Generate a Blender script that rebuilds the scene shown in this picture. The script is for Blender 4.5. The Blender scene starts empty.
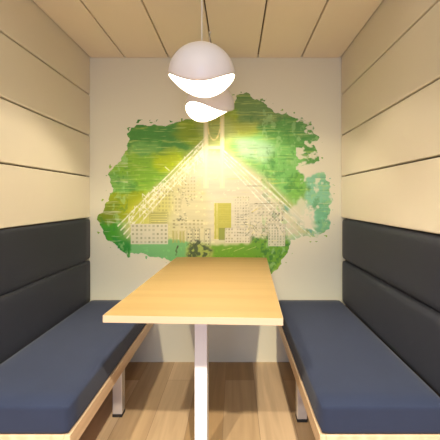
import bpy, bmesh, math, random
import numpy as np
from mathutils import Vector, Matrix
random.seed(4)
S = bpy.context.scene
COL = S.collection
R = math.radians

# ---------------- camera, world, lights, exposure ----------------
EYE = 1.133; FPX = 335.6; YB = 2.332           # eye height, focal length in px, back wall distance
cd = bpy.data.cameras.new('camera'); cam = bpy.data.objects.new('camera', cd); COL.objects.link(cam)
cam.location = (0, 0, EYE); cam.rotation_euler = (R(90), 0, 0)
cd.sensor_width = 36; cd.lens = 36*FPX/440; cd.clip_start = .02
cd.shift_x = -15/440; cd.shift_y = -21/440
S.camera = cam

W = bpy.data.worlds.new('world'); S.world = W; W.use_nodes = True
W.node_tree.nodes['Background'].inputs['Color'].default_value = (1, .94, .79, 1)
W.node_tree.nodes['Background'].inputs['Strength'].default_value = .24

def light(name, kind, loc, energy, color, size=.1, rot=(0,0,0), **kw):
    l = bpy.data.lights.new(name, kind); o = bpy.data.objects.new(name, l); COL.objects.link(o)
    o.location = loc; o.rotation_euler = rot; l.energy = energy; l.color = color
    if kind == 'AREA': l.size = size
    else: l.shadow_soft_size = size
    for k, v in kw.items(): setattr(l, k, v)
    return o
# ceiling downlights of the room the booth opens onto
light('room_downlight', 'SPOT', (.27, -.58, 2.6), 400, (1, .89, .70), .03, spot_size=R(116), spot_blend=.3)
light('room_downlight', 'SPOT', (-.9, -.58, 2.6), 270, (1, .89, .70), .03, spot_size=R(116), spot_blend=.3)
light('room_fill_light', 'AREA', (-.1, -1.1, 2.7), 40, (1, .94, .74), 2.2, (R(25), 0, 0))  # broad overhead fill, added to brighten the booth's upper panels and ceiling
light('room_daylight', 'AREA', (0, -2.4, .95), 44, (.32, .50, 1), 1.5, (R(90), 0, 0))

S.view_settings.view_transform = 'Standard'; S.view_settings.look = 'None'
S.view_settings.gamma = 1; S.view_settings.use_curve_mapping = False
S.view_settings.exposure = 0.0

# ---------------- helpers ----------------
def mat(name, col, rough=.6, spec=.5, bump=0, bscale=100, var=0, vscale=4, stretch=(1,1,1), metal=0, sheen=0, emit=None, estr=0):
    m = bpy.data.materials.new(name); m.use_nodes = True
    nt = m.node_tree; b = nt.nodes['Principled BSDF']
    b.inputs['Base Color'].default_value = (*col, 1)
    b.inputs['Roughness'].default_value = rough; b.inputs['Specular IOR Level'].default_value = spec
    b.inputs['Metallic'].default_value = metal
    if sheen: b.inputs['Sheen Weight'].default_value = sheen; b.inputs['Sheen Roughness'].default_value = .5
    if emit: b.inputs['Emission Color'].default_value = (*emit, 1); b.inputs['Emission Strength'].default_value = estr
    tc = nt.nodes.new('ShaderNodeTexCoord'); mp = nt.nodes.new('ShaderNodeMapping')
    mp.inputs['Scale'].default_value = stretch
    nt.links.new(tc.outputs['Object'], mp.inputs['Vector'])
    if var:
        n = nt.nodes.new('ShaderNodeTexNoise'); n.inputs['Scale'].default_value = vscale; n.inputs['Detail'].default_value = 6
        nt.links.new(mp.outputs['Vector'], n.inputs['Vector'])
        mx = nt.nodes.new('ShaderNodeMix'); mx.data_type = 'RGBA'
        mx.inputs['A'].default_value = (*[c*(1-var) for c in col], 1); mx.inputs['B'].default_value = (*[min(1, c*(1+var)) for c in col], 1)
        nt.links.new(n.outputs['Fac'], mx.inputs['Factor']); nt.links.new(mx.outputs['Result'], b.inputs['Base Color'])
    if bump:
        n = nt.nodes.new('ShaderNodeTexNoise'); n.inputs['Scale'].default_value = bscale; n.inputs['Detail'].default_value = 3
        nt.links.new(tc.outputs['Object'], n.inputs['Vector'])
        bp = nt.nodes.new('ShaderNodeBump'); bp.inputs['Strength'].default_value = bump; bp.inputs['Distance'].default_value = .002
        nt.links.new(n.outputs['Fac'], bp.inputs['Height']); nt.links.new(bp.outputs['Normal'], b.inputs['Normal'])
    return m

def wood(name, a, b_, rough=.4, axis='Y', scale=1.0):
    m = bpy.data.materials.new(name); m.use_nodes = True; nt = m.node_tree; b = nt.nodes['Principled BSDF']
    b.inputs['Roughness'].default_value = rough
    tc = nt.nodes.new('ShaderNodeTexCoord'); mp = nt.nodes.new('ShaderNodeMapping')
    s = [22*scale, 22*scale, 22*scale]; s['XYZ'.index(axis)] = 1.2*scale
    mp.inputs['Scale'].default_value = s
    n = nt.nodes.new('ShaderNodeTexNoise'); n.inputs['Scale'].default_value = 1; n.inputs['Detail'].default_value = 8; n.inputs['Distortion'].default_value = .6
    cr = nt.nodes.new('ShaderNodeValToRGB'); cr.color_ramp.elements[0].position = .35; cr.color_ramp.elements[1].position = .65
    cr.color_ramp.elements[0].color = (*a, 1); cr.color_ramp.elements[1].color = (*b_, 1)
    nt.links.new(tc.outputs['Object'], mp.inputs['Vector']); nt.links.new(mp.outputs['Vector'], n.inputs['Vector'])
    nt.links.new(n.outputs['Fac'], cr.inputs['Fac']); nt.links.new(cr.outputs['Color'], b.inputs['Base Color'])
    return m

def floor_mat():
    m = bpy.data.materials.new('oak_plank_floor'); m.use_nodes = True; nt = m.node_tree; b = nt.nodes['Principled BSDF']
    b.inputs['Roughness'].default_value = .5
    tc = nt.nodes.new('ShaderNodeTexCoord'); mp = nt.nodes.new('ShaderNodeMapping')
    mp.inputs['Rotation'].default_value = (0, 0, R(90)); mp.inputs['Location'].default_value = (.3, .06, 0)
    br = nt.nodes.new('ShaderNodeTexBrick'); br.inputs['Scale'].default_value = 1; br.inputs['Brick Width'].default_value = 1.2; br.inputs['Row Height'].default_value = .18
    br.inputs['Mortar Size'].default_value = .0012; br.inputs['Bias'].default_value = 0
    br.inputs['Color1'].default_value = (.37, .23, .105, 1); br.inputs['Color2'].default_value = (.62, .45, .28, 1); br.inputs['Mortar'].default_value = (.3, .19, .11, 1)
    n = nt.nodes.new('ShaderNodeTexNoise'); n.inputs['Scale'].default_value = 1; n.inputs['Detail'].default_value = 7; n.inputs['Distortion'].default_value = .5
    m2 = nt.nodes.new('ShaderNodeMapping'); m2.inputs['Scale'].default_value = (26, 1.5, 1)
    nt.links.new(tc.outputs['Object'], mp.inputs['Vector']); nt.links.new(mp.outputs['Vector'], br.inputs['Vector'])
    nt.links.new(tc.outputs['Object'], m2.inputs['Vector']); nt.links.new(m2.outputs['Vector'], n.inputs['Vector'])
    cr = nt.nodes.new('ShaderNodeValToRGB'); cr.color_ramp.elements[0].color = (.78, .76, .74, 1); cr.color_ramp.elements[1].color = (1.1, 1.1, 1.1, 1)
    cr.color_ramp.elements[0].position = .3; cr.color_ramp.elements[1].position = .7
    mx = nt.nodes.new('ShaderNodeMix'); mx.data_type = 'RGBA'; mx.blend_type = 'MULTIPLY'; mx.inputs['Factor'].default_value = .8
    nt.links.new(n.outputs['Fac'], cr.inputs['Fac']); nt.links.new(br.outputs['Color'], mx.inputs['A']); nt.links.new(cr.outputs['Color'], mx.inputs['B'])
    nt.links.new(mx.outputs['Result'], b.inputs['Base Color'])
    return m

def obj(name, bm, m, parent=None, smooth=False):
    me = bpy.data.meshes.new(name); bm.normal_update(); bm.to_mesh(me); bm.free()
    o = bpy.data.objects.new(name, me); COL.objects.link(o); me.materials.append(m)
    if parent: o.parent = parent
    if smooth:
        for p in me.polygons: p.use_smooth = True
    return o
def box(x0, x1, y0, y1, z0, z1, bev=0, seg=2, bm=None):
    nb = bmesh.new(); bmesh.ops.create_cube(nb, size=1)
    for v in nb.verts:
        v.co = Vector(((x0+x1)/2 + v.co.x*(x1-x0), (y0+y1)/2 + v.co.y*(y1-y0), (z0+z1)/2 + v.co.z*(z1-z0)))
    if bev: bmesh.ops.bevel(nb, geom=nb.edges[:], offset=bev, segments=seg, profile=.5, affect='EDGES')
    if bm is None: return nb
    me = bpy.data.meshes.new('tmp'); nb.to_mesh(me); nb.free(); bm.from_mesh(me); bpy.data.meshes.remove(me)
    return bm
def lathe(bm, prof, c=(0,0), seg=24):
    rings = []
    for r, z in prof:
        rings.append([bm.verts.new((c[0]+r*math.cos(2*math.pi*i/seg), c[1]+r*math.sin(2*math.pi*i/seg), z)) for i in range(seg)])
    for a, b in zip(rings, rings[1:]):
        for i in range(seg): bm.faces.new((a[i], a[(i+1)%seg], b[(i+1)%seg], b[i]))
    bm.faces.new(rings[0][::-1]); bm.faces.new(rings[-1])
    return bm
def thing(name, label, cat, loc=(0,0,0), rz=0, group=None):
    o = bpy.data.objects.new(name, None); COL.objects.link(o); o.empty_display_size = .1
    o.location = loc; o.rotation_euler = (0,0,rz); o['label'] = label; o['category'] = cat
    if group: o['group'] = group
    return o
def struct(o): o['kind'] = 'structure'; return o
def cushion(x0, x1, y0, y1, z0, z1, puff, axis, bev):
    """upholstered block: rounded edges and a face that swells along the given axis sign"""
    bm = box(x0, x1, y0, y1, z0, z1)
    bmesh.ops.subdivide_edges(bm, edges=bm.edges[:], cuts=14, use_grid_fill=True)
    c = Vector(((x0+x1)/2, (y0+y1)/2, (z0+z1)/2)); h = Vector(((x1-x0)/2, (y1-y0)/2, (z1-z0)/2))
    for v in bm.verts:
        d = v.co - c
        # rounded box: pull towards the inner box
        inner = Vector([max(-(h[i]-bev), min(h[i]-bev, d[i])) for i in range(3)])
        e = d - inner
        if e.length > 1e-9:
            # remap the cube corner shell onto a sphere shell
            m = max(abs(e.x), abs(e.y), abs(e.z))
            e = e.normalized() * m if m < bev else e.normalized() * bev
        v.co = c + inner + e
        f = 1.0
        for i in range(3):
            if i != axis[0]:
                t = min(1, abs(d[i])/h[i]); f *= (1 - t**6)
        if d[axis[0]]*axis[1] > 0: v.co[axis[0]] += axis[1]*puff*f
    return bm

# ---------------- materials ----------------
WALLC = (.80, .745, .53)
M_wall = mat('cream_wall_paint', WALLC, .48, .5)
M_panel = mat('beige_wall_panel', (.76, .69, .55), .75, .25, bump=.15, bscale=400, var=.03, vscale=3)
M_ceil = mat('beige_ceiling_panel', (.86, .75, .58), .7, .25, bump=.1, bscale=400, var=.03, vscale=3)
M_gap = mat('dark_joint', (.16, .11, .07), .9, .1)
M_fab = mat('navy_grey_fabric', (.020, .029, .065), .85, .3, bump=.5, bscale=700, var=.12, vscale=9, sheen=.08)
M_fabb = mat('charcoal_blue_fabric', (.0150, .0172, .029), .62, .35, bump=.4, bscale=700, var=.08, vscale=7, sheen=.04)
M_birch = wood('birch_edge', (.68, .47, .29), (.80, .59, .39), .45, 'Y')
M_table = wood('maple_laminate', (.335, .222, .085), (.375, .25, .10), .5, 'X', .7)
M_tedge = wood('maple_edge_band', (.50, .36, .24), (.55, .40, .28), .4, 'X', .7)
M_white = mat('white_powder_coat', (.84, .82, .82), .35, .5)
M_steel = mat('brushed_steel', (.72, .70, .69), .35, .5, metal=.6)
M_black = mat('black_rubber', (.015, .014, .014), .6)
M_shade = mat('white_enamel', (.84, .78, .77), .38, .5)
M_cord = mat('cream_cord', (.85, .80, .72), .5)
M_bulb = mat('frosted_bulb', (1, .95, .85), .4, emit=(1, .86, .62), estr=14)
M_floor = floor_mat()

# ---------------- the setting ----------------
XL, XR, ZC, YF = -1.007, .737, 2.113, 1.075
struct(obj('floor', box(-3, 3, -3.2, YB+.1, -.05, 0), M_floor))
struct(obj('wall_back', box(XL-.12, XR+.12, YB, YB+.1, 0, ZC+.1), M_wall))
wl = struct(obj('wall_left', box(XL-.12, XL-.03, YF, YB-.0005, 0, ZC+.1), M_gap))
wr = struct(obj('wall_right', box(XR+.03, XR+.12, YF, YB-.0005, 0, ZC+.1), M_gap))
ce = struct(obj('ceiling', box(XL-.0295, XR+.0295, YF, YB-.0005, ZC+.025, ZC+.1), M_gap))
seams = [1.0015, 1.289, 1.571, 1.855, ZC+.02]
for w, xa, xb in ((wl, XL-.03, XL), (wr, XR, XR+.03)):
    for a, b in zip(seams, seams[1:]):
        obj('panel', box(xa, xb, YF, YB-.001, a+.004, b-.004, .005, 3), M_panel, w)
cs = [XL+.001, -.764, -.461, -.153, .158, .460, XR-.001]
for a, b in zip(cs, cs[1:]):
    obj('panel', box(a+.004, b-.004, YF, YB-.001, ZC, ZC+.025, .005, 3), M_ceil, ce)

# ---------------- the mural ----------------
def px2x(u): return (u-235)/143.9
def px2z(v): return EYE + (199-v)/143.9
def lin(c):
    c = np.array(c, float)/255
    return np.where(c <= .04045, c/12.92, ((c+.055)/1.055)**2.4)
def make_mural():
    rs = np.random.RandomState(11)
    U0, U1, V0, V1, K = 95, 337, 88, 276, 2.5
    nu, nv = int((U1-U0)*K)+1, int((V1-V0)*K)+1
    u = U0 + np.arange(nu)/K; v = V0 + np.arange(nv)/K
    U, V = np.meshgrid(u, v)
    def noise(su, sv, seed, oct=4):
        out = np.zeros_like(U); amp = 1; tot = 0
        for o in range(oct):
            r = np.random.RandomState(seed*17+o); g = r.rand(128, 128)
            x = (U-U0)/su*(2**o) + 3.3; y = (V-V0)/sv*(2**o) + 1.7
            xi = np.floor(x).astype(int); yi = np.floor(y).astype(int); fx = x-xi; fy = y-yi
            fx = fx*fx*(3-2*fx); fy = fy*fy*(3-2*fy)
            a = g[yi%128, xi%128]; b = g[yi%128, (xi+1)%128]; c = g[(yi+1)%128, xi%128]; d = g[(yi+1)%128, (xi+1)%128]
            out += amp*((a*(1-fx)+b*fx)*(1-fy)+(c*(1-fx)+d*fx)*fy); tot += amp; amp *= .55
        return out/tot*2-1
    streak = noise(26, 2.2, 1); streak2 = noise(60, 3.5, 5); blot = noise(14, 12, 2); fine = noise(3, 3, 3, 3)
    wu = noise(13, 9, 7)*9 + noise(4, 2, 9, 2)*3; wv = noise(14, 7, 8)*6 + noise(4, 3, 10, 2)*2
    def poly(pts, warp=1.0):
        X = U + wu*warp; Y = V + wv*warp
        ins = np.zeros(U.shape, bool); n = len(pts)
        for i in range(n):
            x0, y0 = pts[i]; x1, y1 = pts[(i+1)%n]
            if y0 == y1: continue
            c = ((y0 > Y) != (y1 > Y)) & (X < (x1-x0)*(Y-y0)/(y1-y0)+x0)
            ins ^= c
        return ins.astype(float)
    def blur(a, s):
        n = int(s*K*2)+1; k = np.exp(-.5*((np.arange(-n, n+1))/(s*K))**2); k /= k.sum()
        a = np.apply_along_axis(lambda r: np.convolve(r, k, 'same'), 0, a)
        return np.apply_along_axis(lambda r: np.convolve(r, k, 'same'), 1, a)
    CREAM = np.array((.76, .71, .51))
    img = np.zeros(U.shape+(3,)) + lin((150, 180, 70))
    def lay(mask, col, op=1.0, linear=False):
        c = np.array(col) if linear else lin(col)
        a = (mask*op)[..., None]
        img[:] = img*(1-a) + c*a
    outline = [(129,127),(137,124),(150,125),(165,126),(178,122),(186,118),(200,119),(215,119),(228,112),(235,104),(238,97),(247,93),(253,97),(262,103),(272,110),
               (282,115),(288,116),(295,117),(305,117),(313,124),(312,133),(320,138),(316,147),(321,158),(315,166),(322,173),(329,180),(333,188),(330,205),
               (331,225),(325,234),(315,238),(302,236),(291,240),(288,249),(284,260),(276,272),(264,278),(252,276),(175,276),(172,262),(160,259),(150,257),(135,254),(130,256),(118,250),(108,240),
               (103,228),(97,219),(103,212),(107,200),(112,188),(108,175),(118,160),(125,150),(130,139)]
    cover = poly(outline, .6)
    # colour washes, laid one over another
    lay(blur(poly([(125,120),(215,116),(216,136),(190,150),(168,144),(150,156),(125,156)]), 1), (82, 142, 58))
    lay(blur(poly([(178,120),(240,112),(240,140),(205,148),(186,142),(172,130)]), 2), (146, 168, 46), .9)
    lay(blur(poly([(132,140),(160,144),(156,158),(128,160)]), 2), (132, 182, 92), .8)
    lay(blur(poly([(112,156),(150,154),(188,150),(172,172),(150,192),(108,194)]), 1), (136, 184, 62))
    lay(blur(poly([(104,172),(136,178),(142,192),(108,194)]), 2), (118, 176, 84), .8)
    lay(blur(poly([(156,153),(178,150),(190,160),(176,172),(150,170)]), 2), (186, 204, 44), .9)
    lay(blur(poly([(104,192),(152,190),(156,214),(136,222),(98,222)]), 1), (156, 172, 24))
    lay(blur(poly([(98,212),(118,220),(136,232),(134,258),(104,244)]), 1), (78, 158, 44))
    lay(blur(poly([(112,236),(134,238),(134,262),(112,250)]), 1), (52, 140, 50))
    lay(blur(poly([(104,200),(116,204),(112,226),(96,222)], 1.2), 1), (120, 140, 24), .8)
    lay(blur(poly([(234,90),(262,98),(288,116),(286,134),(240,128)]), 1), (122, 152, 84))
    lay(blur(poly([(236,122),(262,124),(258,140),(232,142)]), 2), (176, 186, 80), .8)
    lay(blur(poly([(258,126),(286,118),(316,114),(324,160),(304,186),(276,160)]), 1), (104, 160, 76))
    lay(blur(poly([(286,112),(316,112),(322,150),(298,140)]), 2), (92, 148, 74), .8)
    lay(blur(poly([(224,138),(262,136),(300,152),(308,172),(300,210),(276,190),(232,158)]), 2), (134, 198, 106))
    lay(blur(poly([(286,178),(302,176),(300,212),(286,200)]), 1), (130, 188, 84))
    lay(blur(poly([(304,170),(334,172),(334,226),(314,240),(300,226),(306,200)]), 1), (146, 202, 160))
    lay(blur(poly([(318,200),(334,196),(333,228),(314,240)]), 1), (122, 186, 138), .8)
    # centre: pale yellow fading into bare wall
    lay(blur(poly([(206,142),(226,150),(262,176),(300,214),(318,240),(286,240),(150,246),(122,232),(150,196)], .3), 4), (220, 218, 160), .9)
    lay(blur(poly([(206,150),(224,152),(262,182),(296,222),(300,236),(286,240),(210,244),(176,240),(170,205),(184,180)], .3), 5), CREAM, .95, True)
    lay(blur(poly([(128,206),(160,188),(172,200),(164,226),(132,230)], .6), 4), (208, 208, 84), .8)
    lay(blur(poly([(146,196),(176,176),(204,184),(212,214),(206,240),(150,240)], .8), 3), (222, 214, 150), .5)
    lay(blur(poly([(196,118),(232,116),(238,140),(226,152),(206,150)], .6), 3), (184, 196, 120), .7)
    lay(blur(poly([(238,140),(262,140),(276,152),(262,164),(240,158)], .8), 3), (196, 232, 186), .85)  # pale mint patch: the pendants' glow on the wall, put into the paint
    # washes' brushwork
    img[:] = img*(1 + .10*streak2[..., None] + .07*streak[..., None])
    img[:] = img + (np.clip(streak-.42, 0, 1)*2.0)[..., None]*(lin((214, 214, 110))-img)*((V < 200)[..., None])
    lay(blur(np.clip((blot-.35)*5, 0, 1)*((V < 200)), .6), (214, 226, 120), .22)
    lay(np.clip((-blot-.38)*6, 0, 1)*((V < 210)&((U < 150)|(U > 250))), (60, 120, 44), .4)
    # bottom washes
    lay(blur(poly([(132,244),(170,240),(188,243),(188,266),(150,262),(132,256)], .5), .6), (126, 190, 120), .95)
    lay(blur(poly([(186,244),(220,246),(222,262),(186,264)], .6), 1), (170, 184, 96), .9)
    lay(blur(poly([(212,244),(250,243),(256,238),(290,240),(288,252),(268,278),(212,280)], .7), .8), (112, 164, 50), .97)
    lay(np.clip((fine+.05)*3, 0, 1)*blur(poly([(250,236),(288,234),(290,250),(268,276),(258,262)], .9), 1), (56, 112, 44), .8)
    lay(np.clip((fine+.3)*3, 0, 1)*blur(poly([(187,243),(196,240),(207,243),(212,249),(205,256),(188,257)], .8), .8), (62, 78, 52), .9)
    lay(np.clip((blot+.1)*3, 0, 1)*blur(poly([(286,236),(312,232),(308,242),(290,246)], .9), 1.5), (170, 205, 170), .6)
    dry = noise(18, 1.0, 41, 3); rgt = noise(5, 7, 42, 4)
    paintzone = np.clip(np.abs(U-216)/1.6 - (V-140)*.95 + 6, 0, 6)/6
    lay(np.clip((dry-.28)*5, 0, 1)*paintzone, (206, 220, 130), .45)
    lay(np.clip((-dry-.30)*5, 0, 1)*paintzone, (66, 128, 48), .40)
    lay(np.clip((rgt-.22)*5, 0, 1)*((U > 262)|(U < 128)), (176, 214, 140), .45)
    lay(np.clip((-rgt-.24)*5, 0, 1)*((U > 262)|(U < 128)), (70, 134, 60), .45)
    img[:] = np.clip((img + .10*(img - img.mean(-1, keepdims=True)))*.95, 0, .9)*np.where((fine > .42)[..., None], 1.15, 1)
    # --- line work ---
    def seg(x0, y0, x1, y1, w, col, op=1.0, linear=False):
        dx, dy = x1-x0, y1-y0; L2 = dx*dx+dy*dy+1e-9
        t = np.clip(((U-x0)*dx+(V-y0)*dy)/L2, 0, 1)
        d = np.hypot(U-x0-t*dx, V-y0-t*dy)
        m = np.clip((w/2-d)*K+.5, 0, 1)*(.35+.65*np.clip((fine+.25)*3, 0, 1))
        lay(m, col, op, linear)
    def rect(x0, y0, x1, y1, col, op=1.0, linear=False):
        lay(((U >= x0)&(U <= x1)&(V >= y0)&(V <= y1)).astype(float), col, op, linear)
    # bridge: cables running down both sides from the tower
    for k in range(4):
        seg(207, 136+4*k, 118+3*k, 226+4*k, 1.3, (248, 246, 214), .85)
        seg(223, 150+3.5*k, 318-5*k, 234+4*k, .9 if k else 1.6, (246, 248, 226), .85)
    for i in range(170):                               # hangers and lattice of the bridge deck
        t = rs.rand(); x = 207-80*t; y = 150+72*t + rs.randn()*5
        l = 2.5+4*rs.rand(); a = rs.choice([-.9, .7, 1.57])
        seg(x-l*math.cos(a)*.6, y-l*math.sin(a)*.6, x+l*math.cos(a)*.6, y+l*math.sin(a)*.6, .8, (250, 248, 214), .8)
    for i in range(46):
        t = rs.rand(); x = 226+88*t; y = 160+74*t + rs.randn()*1.5
        l = 2.5+2*rs.rand(); a = rs.choice([.3, 1.3])
        seg(x-l*math.cos(a), y-l*math.sin(a), x+l*math.cos(a), y+l*math.sin(a), .6, (214, 226, 170) if t < .6 else (120, 180, 150), .7)
    seg(262, 180, 300, 217, 2.0, (140, 168, 70), .7); seg(284, 206, 314, 234, 3.2, (104, 176, 148), .7)
    seg(268, 182, 316, 232, 1.0, (240, 242, 215), .6)
    for (x0, x1) in ((203.5, 208.2), (220, 224.5)):   # tower legs
        rect(x0, 117, x1, 188, (246, 240, 190), .7); rect(x0+1.6, 119, x1-1.6, 186, (250, 242, 200), .7)
    rect(203.5, 112, 224.5, 117, (244, 236, 180), .7); rect(203.5, 146, 224.5, 149, (246, 240, 190), .8)
    for i in range(14):                               # arch between the legs
        a = math.pi*i/14; b = math.pi*(i+1)/14
        seg(214-6.3*math.cos(a), 123+17*math.sin(a), 214-6.3*math.cos(b), 123+17*math.sin(b), 1.5, (240, 228, 150), .9)
    for k in range(7): seg(209, 119+3*k, 219, 121+3*k, .5, (200, 196, 90), .6)
    # buildings
    INK = (118, 110, 44); DK = (52, 62, 34); PALE = tuple(CREAM)
    def bld(x0, y0, x1, y1, nx, ny, col, fill=None, op=.6, ww=.55, wh=.5, edge=True):
        if fill is not None: rect(x0, y0, x1, y1, fill, .85, linear=(fill is PALE))
        if edge:
            for s in ((x0,y0,x1,y0),(x1,y0,x1,y1),(x0,y0,x0,y1)): seg(*s, .7, col, op*.8)
        cx, cy = (x1-x0)/nx, (y1-y0)/ny
        for i in range(nx):
            for j in range(ny):
                if rs.rand() < .13: continue
                a = x0+cx*(i+.5); b = y0+cy*(j+.5)
                rect(a-cx*ww/2, b-cy*wh/2, a+cx*ww/2, b+cy*wh/2, col, op*(.45+.55*rs.rand()))
    bld(158, 190, 181, 212, 7, 6, INK, None, .5)
    bld(181, 176, 196, 200, 5, 7, INK, None, .35, edge=False)
    bld(150, 212, 168, 224, 1, 5, INK, None, .6, ww=.92, wh=.4)
    bld(131, 224, 168, 244, 9, 5, (120, 128, 70), PALE, .65, ww=.5, wh=.45, edge=False)
    bld(172, 219, 204, 229, 8, 3, INK, None, .55, edge=False)
    for x in (172.5, 179.5): bld(x, 231, x+5, 243, 2, 1, (184, 176, 84), None, .9, wh=.9)
    for x in (187, 194, 204.5): bld(x, 229, x+5.5, 246, 2, 5, DK, None, .7)
    bld(214, 203, 231, 239, 1, 1, (150, 150, 40), (190, 186, 40), .0, edge=False)
    bld(219, 204, 231, 232, 6, 12, (150, 148, 26), None, .5, edge=False)
    rect(219, 228, 225, 240, (138, 150, 60), .8)
    for x in (214.5, 217): seg(x, 203, x, 240, .8, (236, 226, 150), .9)
    bld(234, 196, 250, 226, 6, 11, INK, None, .38, edge=False)
    bld(236, 214, 248, 228, 3, 6, DK, None, .6, ww=.8, wh=.35, edge=False)
    bld(225, 228, 250, 243, 9, 5, INK, PALE, .6)
    bld(250, 204, 284, 230, 9, 8, INK, None, .34)
    seg(246, 186, 262, 186, .8, INK, .6); seg(250, 204, 282, 203, .9, INK, .6); seg(252, 212, 262, 206, .8, (220, 206, 90), .7)
    bld(268, 212, 284, 222, 5, 3, DK, None, .75, edge=False)
    bld(268, 224, 285, 246, 6, 8, (104, 120, 62), PALE, .7, ww=.4, wh=.6)
    bld(252, 226, 266, 244, 5, 5, INK, None, .5)
    for i in range(60):                               # dark ink specks of roofs and masts
        x, y = [(184+rs.randn()*5, 193+rs.randn()*6), (178+rs.rand()*8, 219+rs.randn()*3), (240+rs.rand()*40, 218+rs.randn()*9)][i%3]
        seg(x, y, x+rs.randn()*1.6, y+rs.randn()*.8, .8, DK, .55)
    for i in range(40):
        x, y = 245+rs.rand()*40, 232+rs.randn()*5
        seg(x, y, x+rs.randn()*3, y-rs.rand()*4, .7, (238, 228, 160) if i%2 else (90, 110, 50), .6)
    for k in range(3): seg(222+12*k, 250+rs.randn(), 232+12*k, 247+rs.randn(), .6, (214, 214, 130), .6)
    seg(176, 251, 178, 246, 1.6, (80, 70, 44), .9); seg(176, 255, 177, 252, 1.4, (80, 70, 44), .9)
    # dry-brush gaps where the wall shows
    gaps = np.zeros_like(U)
    gaps += blur(poly([(303,164),(320,164),(322,172),(303,180),(298,170)], .9), .5)
    gaps += np.clip((noise(9, 6, 21)-.12)*6, 0, 1)*((U > 296)&(V > 118)&(V < 170))*.9
    gaps += np.clip((noise(8, 9, 22)-.10)*6, 0, 1)*((U > 300)&(V > 178))*.8
    gaps += blur(poly([(288,214),(302,196),(308,206),(318,228),(304,228)], .7), 1)*.8
    # the wall's own colour under the lower right cable
    gaps += np.clip((streak-.35)*4, 0, 1)*((U < 128)|(U > 300))*.6
    lay(np.clip(gaps, 0, 1), WALLC, 1, True)
    img2 = np.clip(img, .005, .92)
    # edge: ragged, partly dry
    cov = blur(cover, .8) + .22*fine + .12*streak
    keep = cov > .5
    # loose flecks outside the edge
    spots = (noise(4, 3, 31, 2) > .52) & (blur(cover, 5) > .12)
    keep |= spots
    fq = keep[:-1, :-1] & keep[1:, :-1] & keep[:-1, 1:] & keep[1:, 1:]
    idx = np.arange(nu*nv).reshape(nv, nu)
    q = np.stack([idx[1:, :-1], idx[1:, 1:], idx[:-1, 1:], idx[:-1, :-1]], -1)[fq]
    used, inv = np.unique(q.ravel(), return_inverse=True)
    co = np.stack([px2x(U.ravel()), np.full(U.size, 0.0), px2z(V.ravel())], -1)[used]
    fs = inv.reshape(-1, 4)
    me = bpy.data.meshes.new('wall_mural')
    me.vertices.add(len(co)); me.vertices.foreach_set('co', co.ravel().astype(np.float32))
    me.loops.add(fs.size); me.loops.foreach_set('vertex_index', fs.ravel().astype(np.int32))
    me.polygons.add(len(fs)); me.polygons.foreach_set('loop_start', np.arange(0, fs.size, 4, dtype=np.int32))
    me.update(calc_edges=True); me.validate()
    ca = me.color_attributes.new('paint', 'FLOAT_COLOR', 'POINT')
    c4 = np.ones((len(used), 4), np.float32); c4[:, :3] = img2.reshape(-1, 3)[used]
    ca.data.foreach_set('color', c4.ravel())
    m = bpy.data.materials.new('mural_paint'); m.use_nodes = True; nt = m.node_tree; b = nt.nodes['Principled BSDF']
    at = nt.nodes.new('ShaderNodeAttribute'); at.attribute_name = 'paint'
    nt.links.new(at.outputs['Color'], b.inputs['Base Color']); b.inputs['Roughness'].default_value = .52; b.inputs['Specular IOR Level'].default_value = .4
    me.materials.append(m)
    o = bpy.data.objects.new('wall_mural', me); COL.objects.link(o); o.location = (0, YB-.0012, 0)
    o['label'] = 'green and yellow brushstroke mural of a suspension bridge and city on the back wall'
    o['category'] = 'mural'
make_mural()

# ---------------- table ----------------
tb = thing('dining_table', 'light maple rectangular table with one white post leg between the two benches', 'table', (-.121, 1.735, 0), R(-2.6))
TW, TL = .622, 1.176
o = obj('tabletop', box(-TW/2+.001, TW/2-.001, -TL/2+.001, TL/2-.001, .706, .7302, .0008, 1), M_table, tb)
bm = bmesh.new()
for a in ((-TW/2, TW/2, -TL/2, -TL/2+.0012), (-TW/2, TW/2, TL/2-.0012, TL/2), (-TW/2, -TW/2+.0012, -TL/2, TL/2), (TW/2-.0012, TW/2, -TL/2, TL/2)):
    box(*a, .7055, .7298, bm=bm)
obj('edge_band', bm, M_tedge, tb)
lg = obj('leg', box(-.0325, .0205, -.34, -.287, .006, .700, .003, 2), M_white, tb)
obj('foot', box(-.0335, .0215, -.341, -.286, 0, .008, .002, 1), M_black, lg)
obj('mounting_plate', box(-.09, .09, -.40, -.22, .699, .7065, .001, 1), M_white, tb)
obj('wall_bracket', box(-.20, .20, TL/2-.055, TL/2-.02, .670, .7065, .002, 1), M_white, tb)

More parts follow.
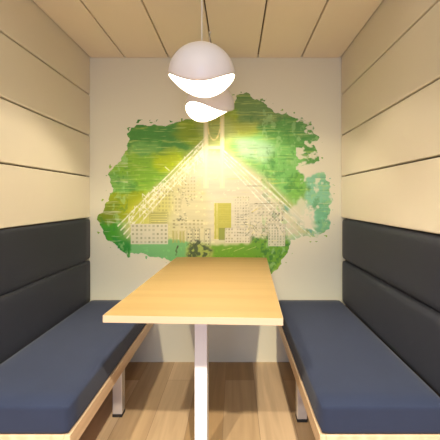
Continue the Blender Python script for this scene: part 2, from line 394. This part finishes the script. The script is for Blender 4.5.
# ---------------- benches ----------------
SW = .447; Y0, Y1 = 1.132, YB-.004
def make_bench(side, label):
    # local frame: x=0 at the wall face, +x (times side) towards the aisle
    s = side; ox = XL if s > 0 else XR
    t = thing('banquette_bench', label, 'bench', (ox, (Y0+Y1)/2, 0), 0, None)
    L = (Y1-Y0)/2
    def bx(x0, x1, y0, y1, z0, z1, bev=0, seg=2, bm=None):
        a, b = sorted((s*x0, s*x1)); return box(a, b, y0, y1, z0, z1, bev, seg, bm)
    def cu(x0, x1, y0, y1, z0, z1, puff, ax, bev):
        a, b = sorted((s*x0, s*x1)); return cushion(a, b, y0, y1, z0, z1, puff, ax, bev)
    obj('seat_cushion', cu(.009, SW, -L, L, .335, .437, .006, (2, 1), .014), M_fab, t, True)
    for z0, z1 in ((.415, .7155), (.7175, 1.000)):
        obj('back_cushion', cu(-.028, .003, -L-.03, L-.001, z0, z1, .006, (0, s), .027), M_fabb, t, True)
    obj('seat_board', bx(.004, SW-.02, -L+.02, L-.001, .318, .3345), M_birch, t)
    obj('side_rail', bx(SW-.018, SW+.003, -L+.001, L-.001, .274, .334, .0015, 1), M_birch, t)
    obj('end_rail', bx(.002, SW-.0185, -L+.001, -L+.02, .274, .334, .0015, 1), M_birch, t)
    obj('back_rail', bx(.002, .022, -L+.0205, L-.001, .274, .3175, .001, 1), M_birch, t)
    for lx in (SW-.076, .03):
        for ly in (-L+.06, 0.01 if s > 0 else -.03, L-.09):
            if ly > .3 and lx > .1: continue
            l = obj('leg', bx(lx, lx+.05, ly, ly+.05, .016, .318, .003, 2), M_steel, t)
            obj('foot', bx(lx-.001, lx+.051, ly-.001, ly+.051, 0, .017, .003, 1), M_black, l)
    return t
make_bench(1, 'navy upholstered bench with birch rail along the left panelled wall')
make_bench(-1, 'navy upholstered bench with birch rail along the right panelled wall')

# ---------------- pendant lamps ----------------
RL = .1435
def make_lamp(label, x, y, droop, zc):
    t = thing('pendant_lamp', label, 'lamp', (x, y, zc), droop, 'pendant lamps over the table')
    bm = bmesh.new(); NS, NP = 72, 20
    def grid(r, flip):
        rows = []
        for j in range(NP+1):
            row = []
            for i in range(NS):
                th = 2*math.pi*i/NS
                e = -R(25.5)*math.cos(th)**2 + R(2.5)*math.cos(th)            # droops along local x, rises along local y
                top = R(86); a = top + (e-top)*j/NP
                row.append(bm.verts.new((r*math.cos(a)*math.cos(th), r*math.cos(a)*math.sin(th), r*math.sin(a)*(.94 if a > 0 else 1))))
            rows.append(row)
        for a, b in zip(rows, rows[1:]):
            for i in range(NS):
                f = (a[i], b[i], b[(i+1)%NS], a[(i+1)%NS]); bm.faces.new(f[::-1] if flip else f)
        return rows
    A = grid(RL, False); B = grid(RL-.003, True)
    for i in range(NS):
        bm.faces.new((A[-1][i], B[-1][i], B[-1][(i+1)%NS], A[-1][(i+1)%NS]))
    obj('lamp_shade', bm, M_shade, t, True)
    obj('shade_cap', lathe(bmesh.new(), [(.016, RL*.94-.004), (.014, RL*.94+.002), (.006, RL*.94+.007)]), M_shade, t, True)
    obj('cord', lathe(bmesh.new(), [(.0028, RL*.94+.006), (.0028, ZC-zc-.004)], seg=10), M_cord, t, True)
    obj('cord_grommet', lathe(bmesh.new(), [(.006, ZC-zc-.006), (.008, ZC-zc-.0002)]), M_cord, t)
    obj('socket', lathe(bmesh.new(), [(.018, .108), (.018, RL*.94-.004)]), M_shade, t, True)
    bm = bmesh.new(); bmesh.ops.create_uvsphere(bm, u_segments=24, v_segments=14, radius=.036)
    for v in bm.verts: v.co.z += .076
    obj('bulb', bm, M_bulb, t, True)
    l = light('bulb_light', 'POINT', (0, 0, RL-.105), 8.3, (1, .89, .67), .014); l.parent = t
    l.location = (0, 0, .022)
    return t
make_lamp('nearer white dome pendant lamp with scooped rim over the table', -.143, 1.45, R(90), 1.665)
make_lamp('farther white pendant lamp hanging behind and partly below the other one', -.147, 1.97, R(-55), 1.676)
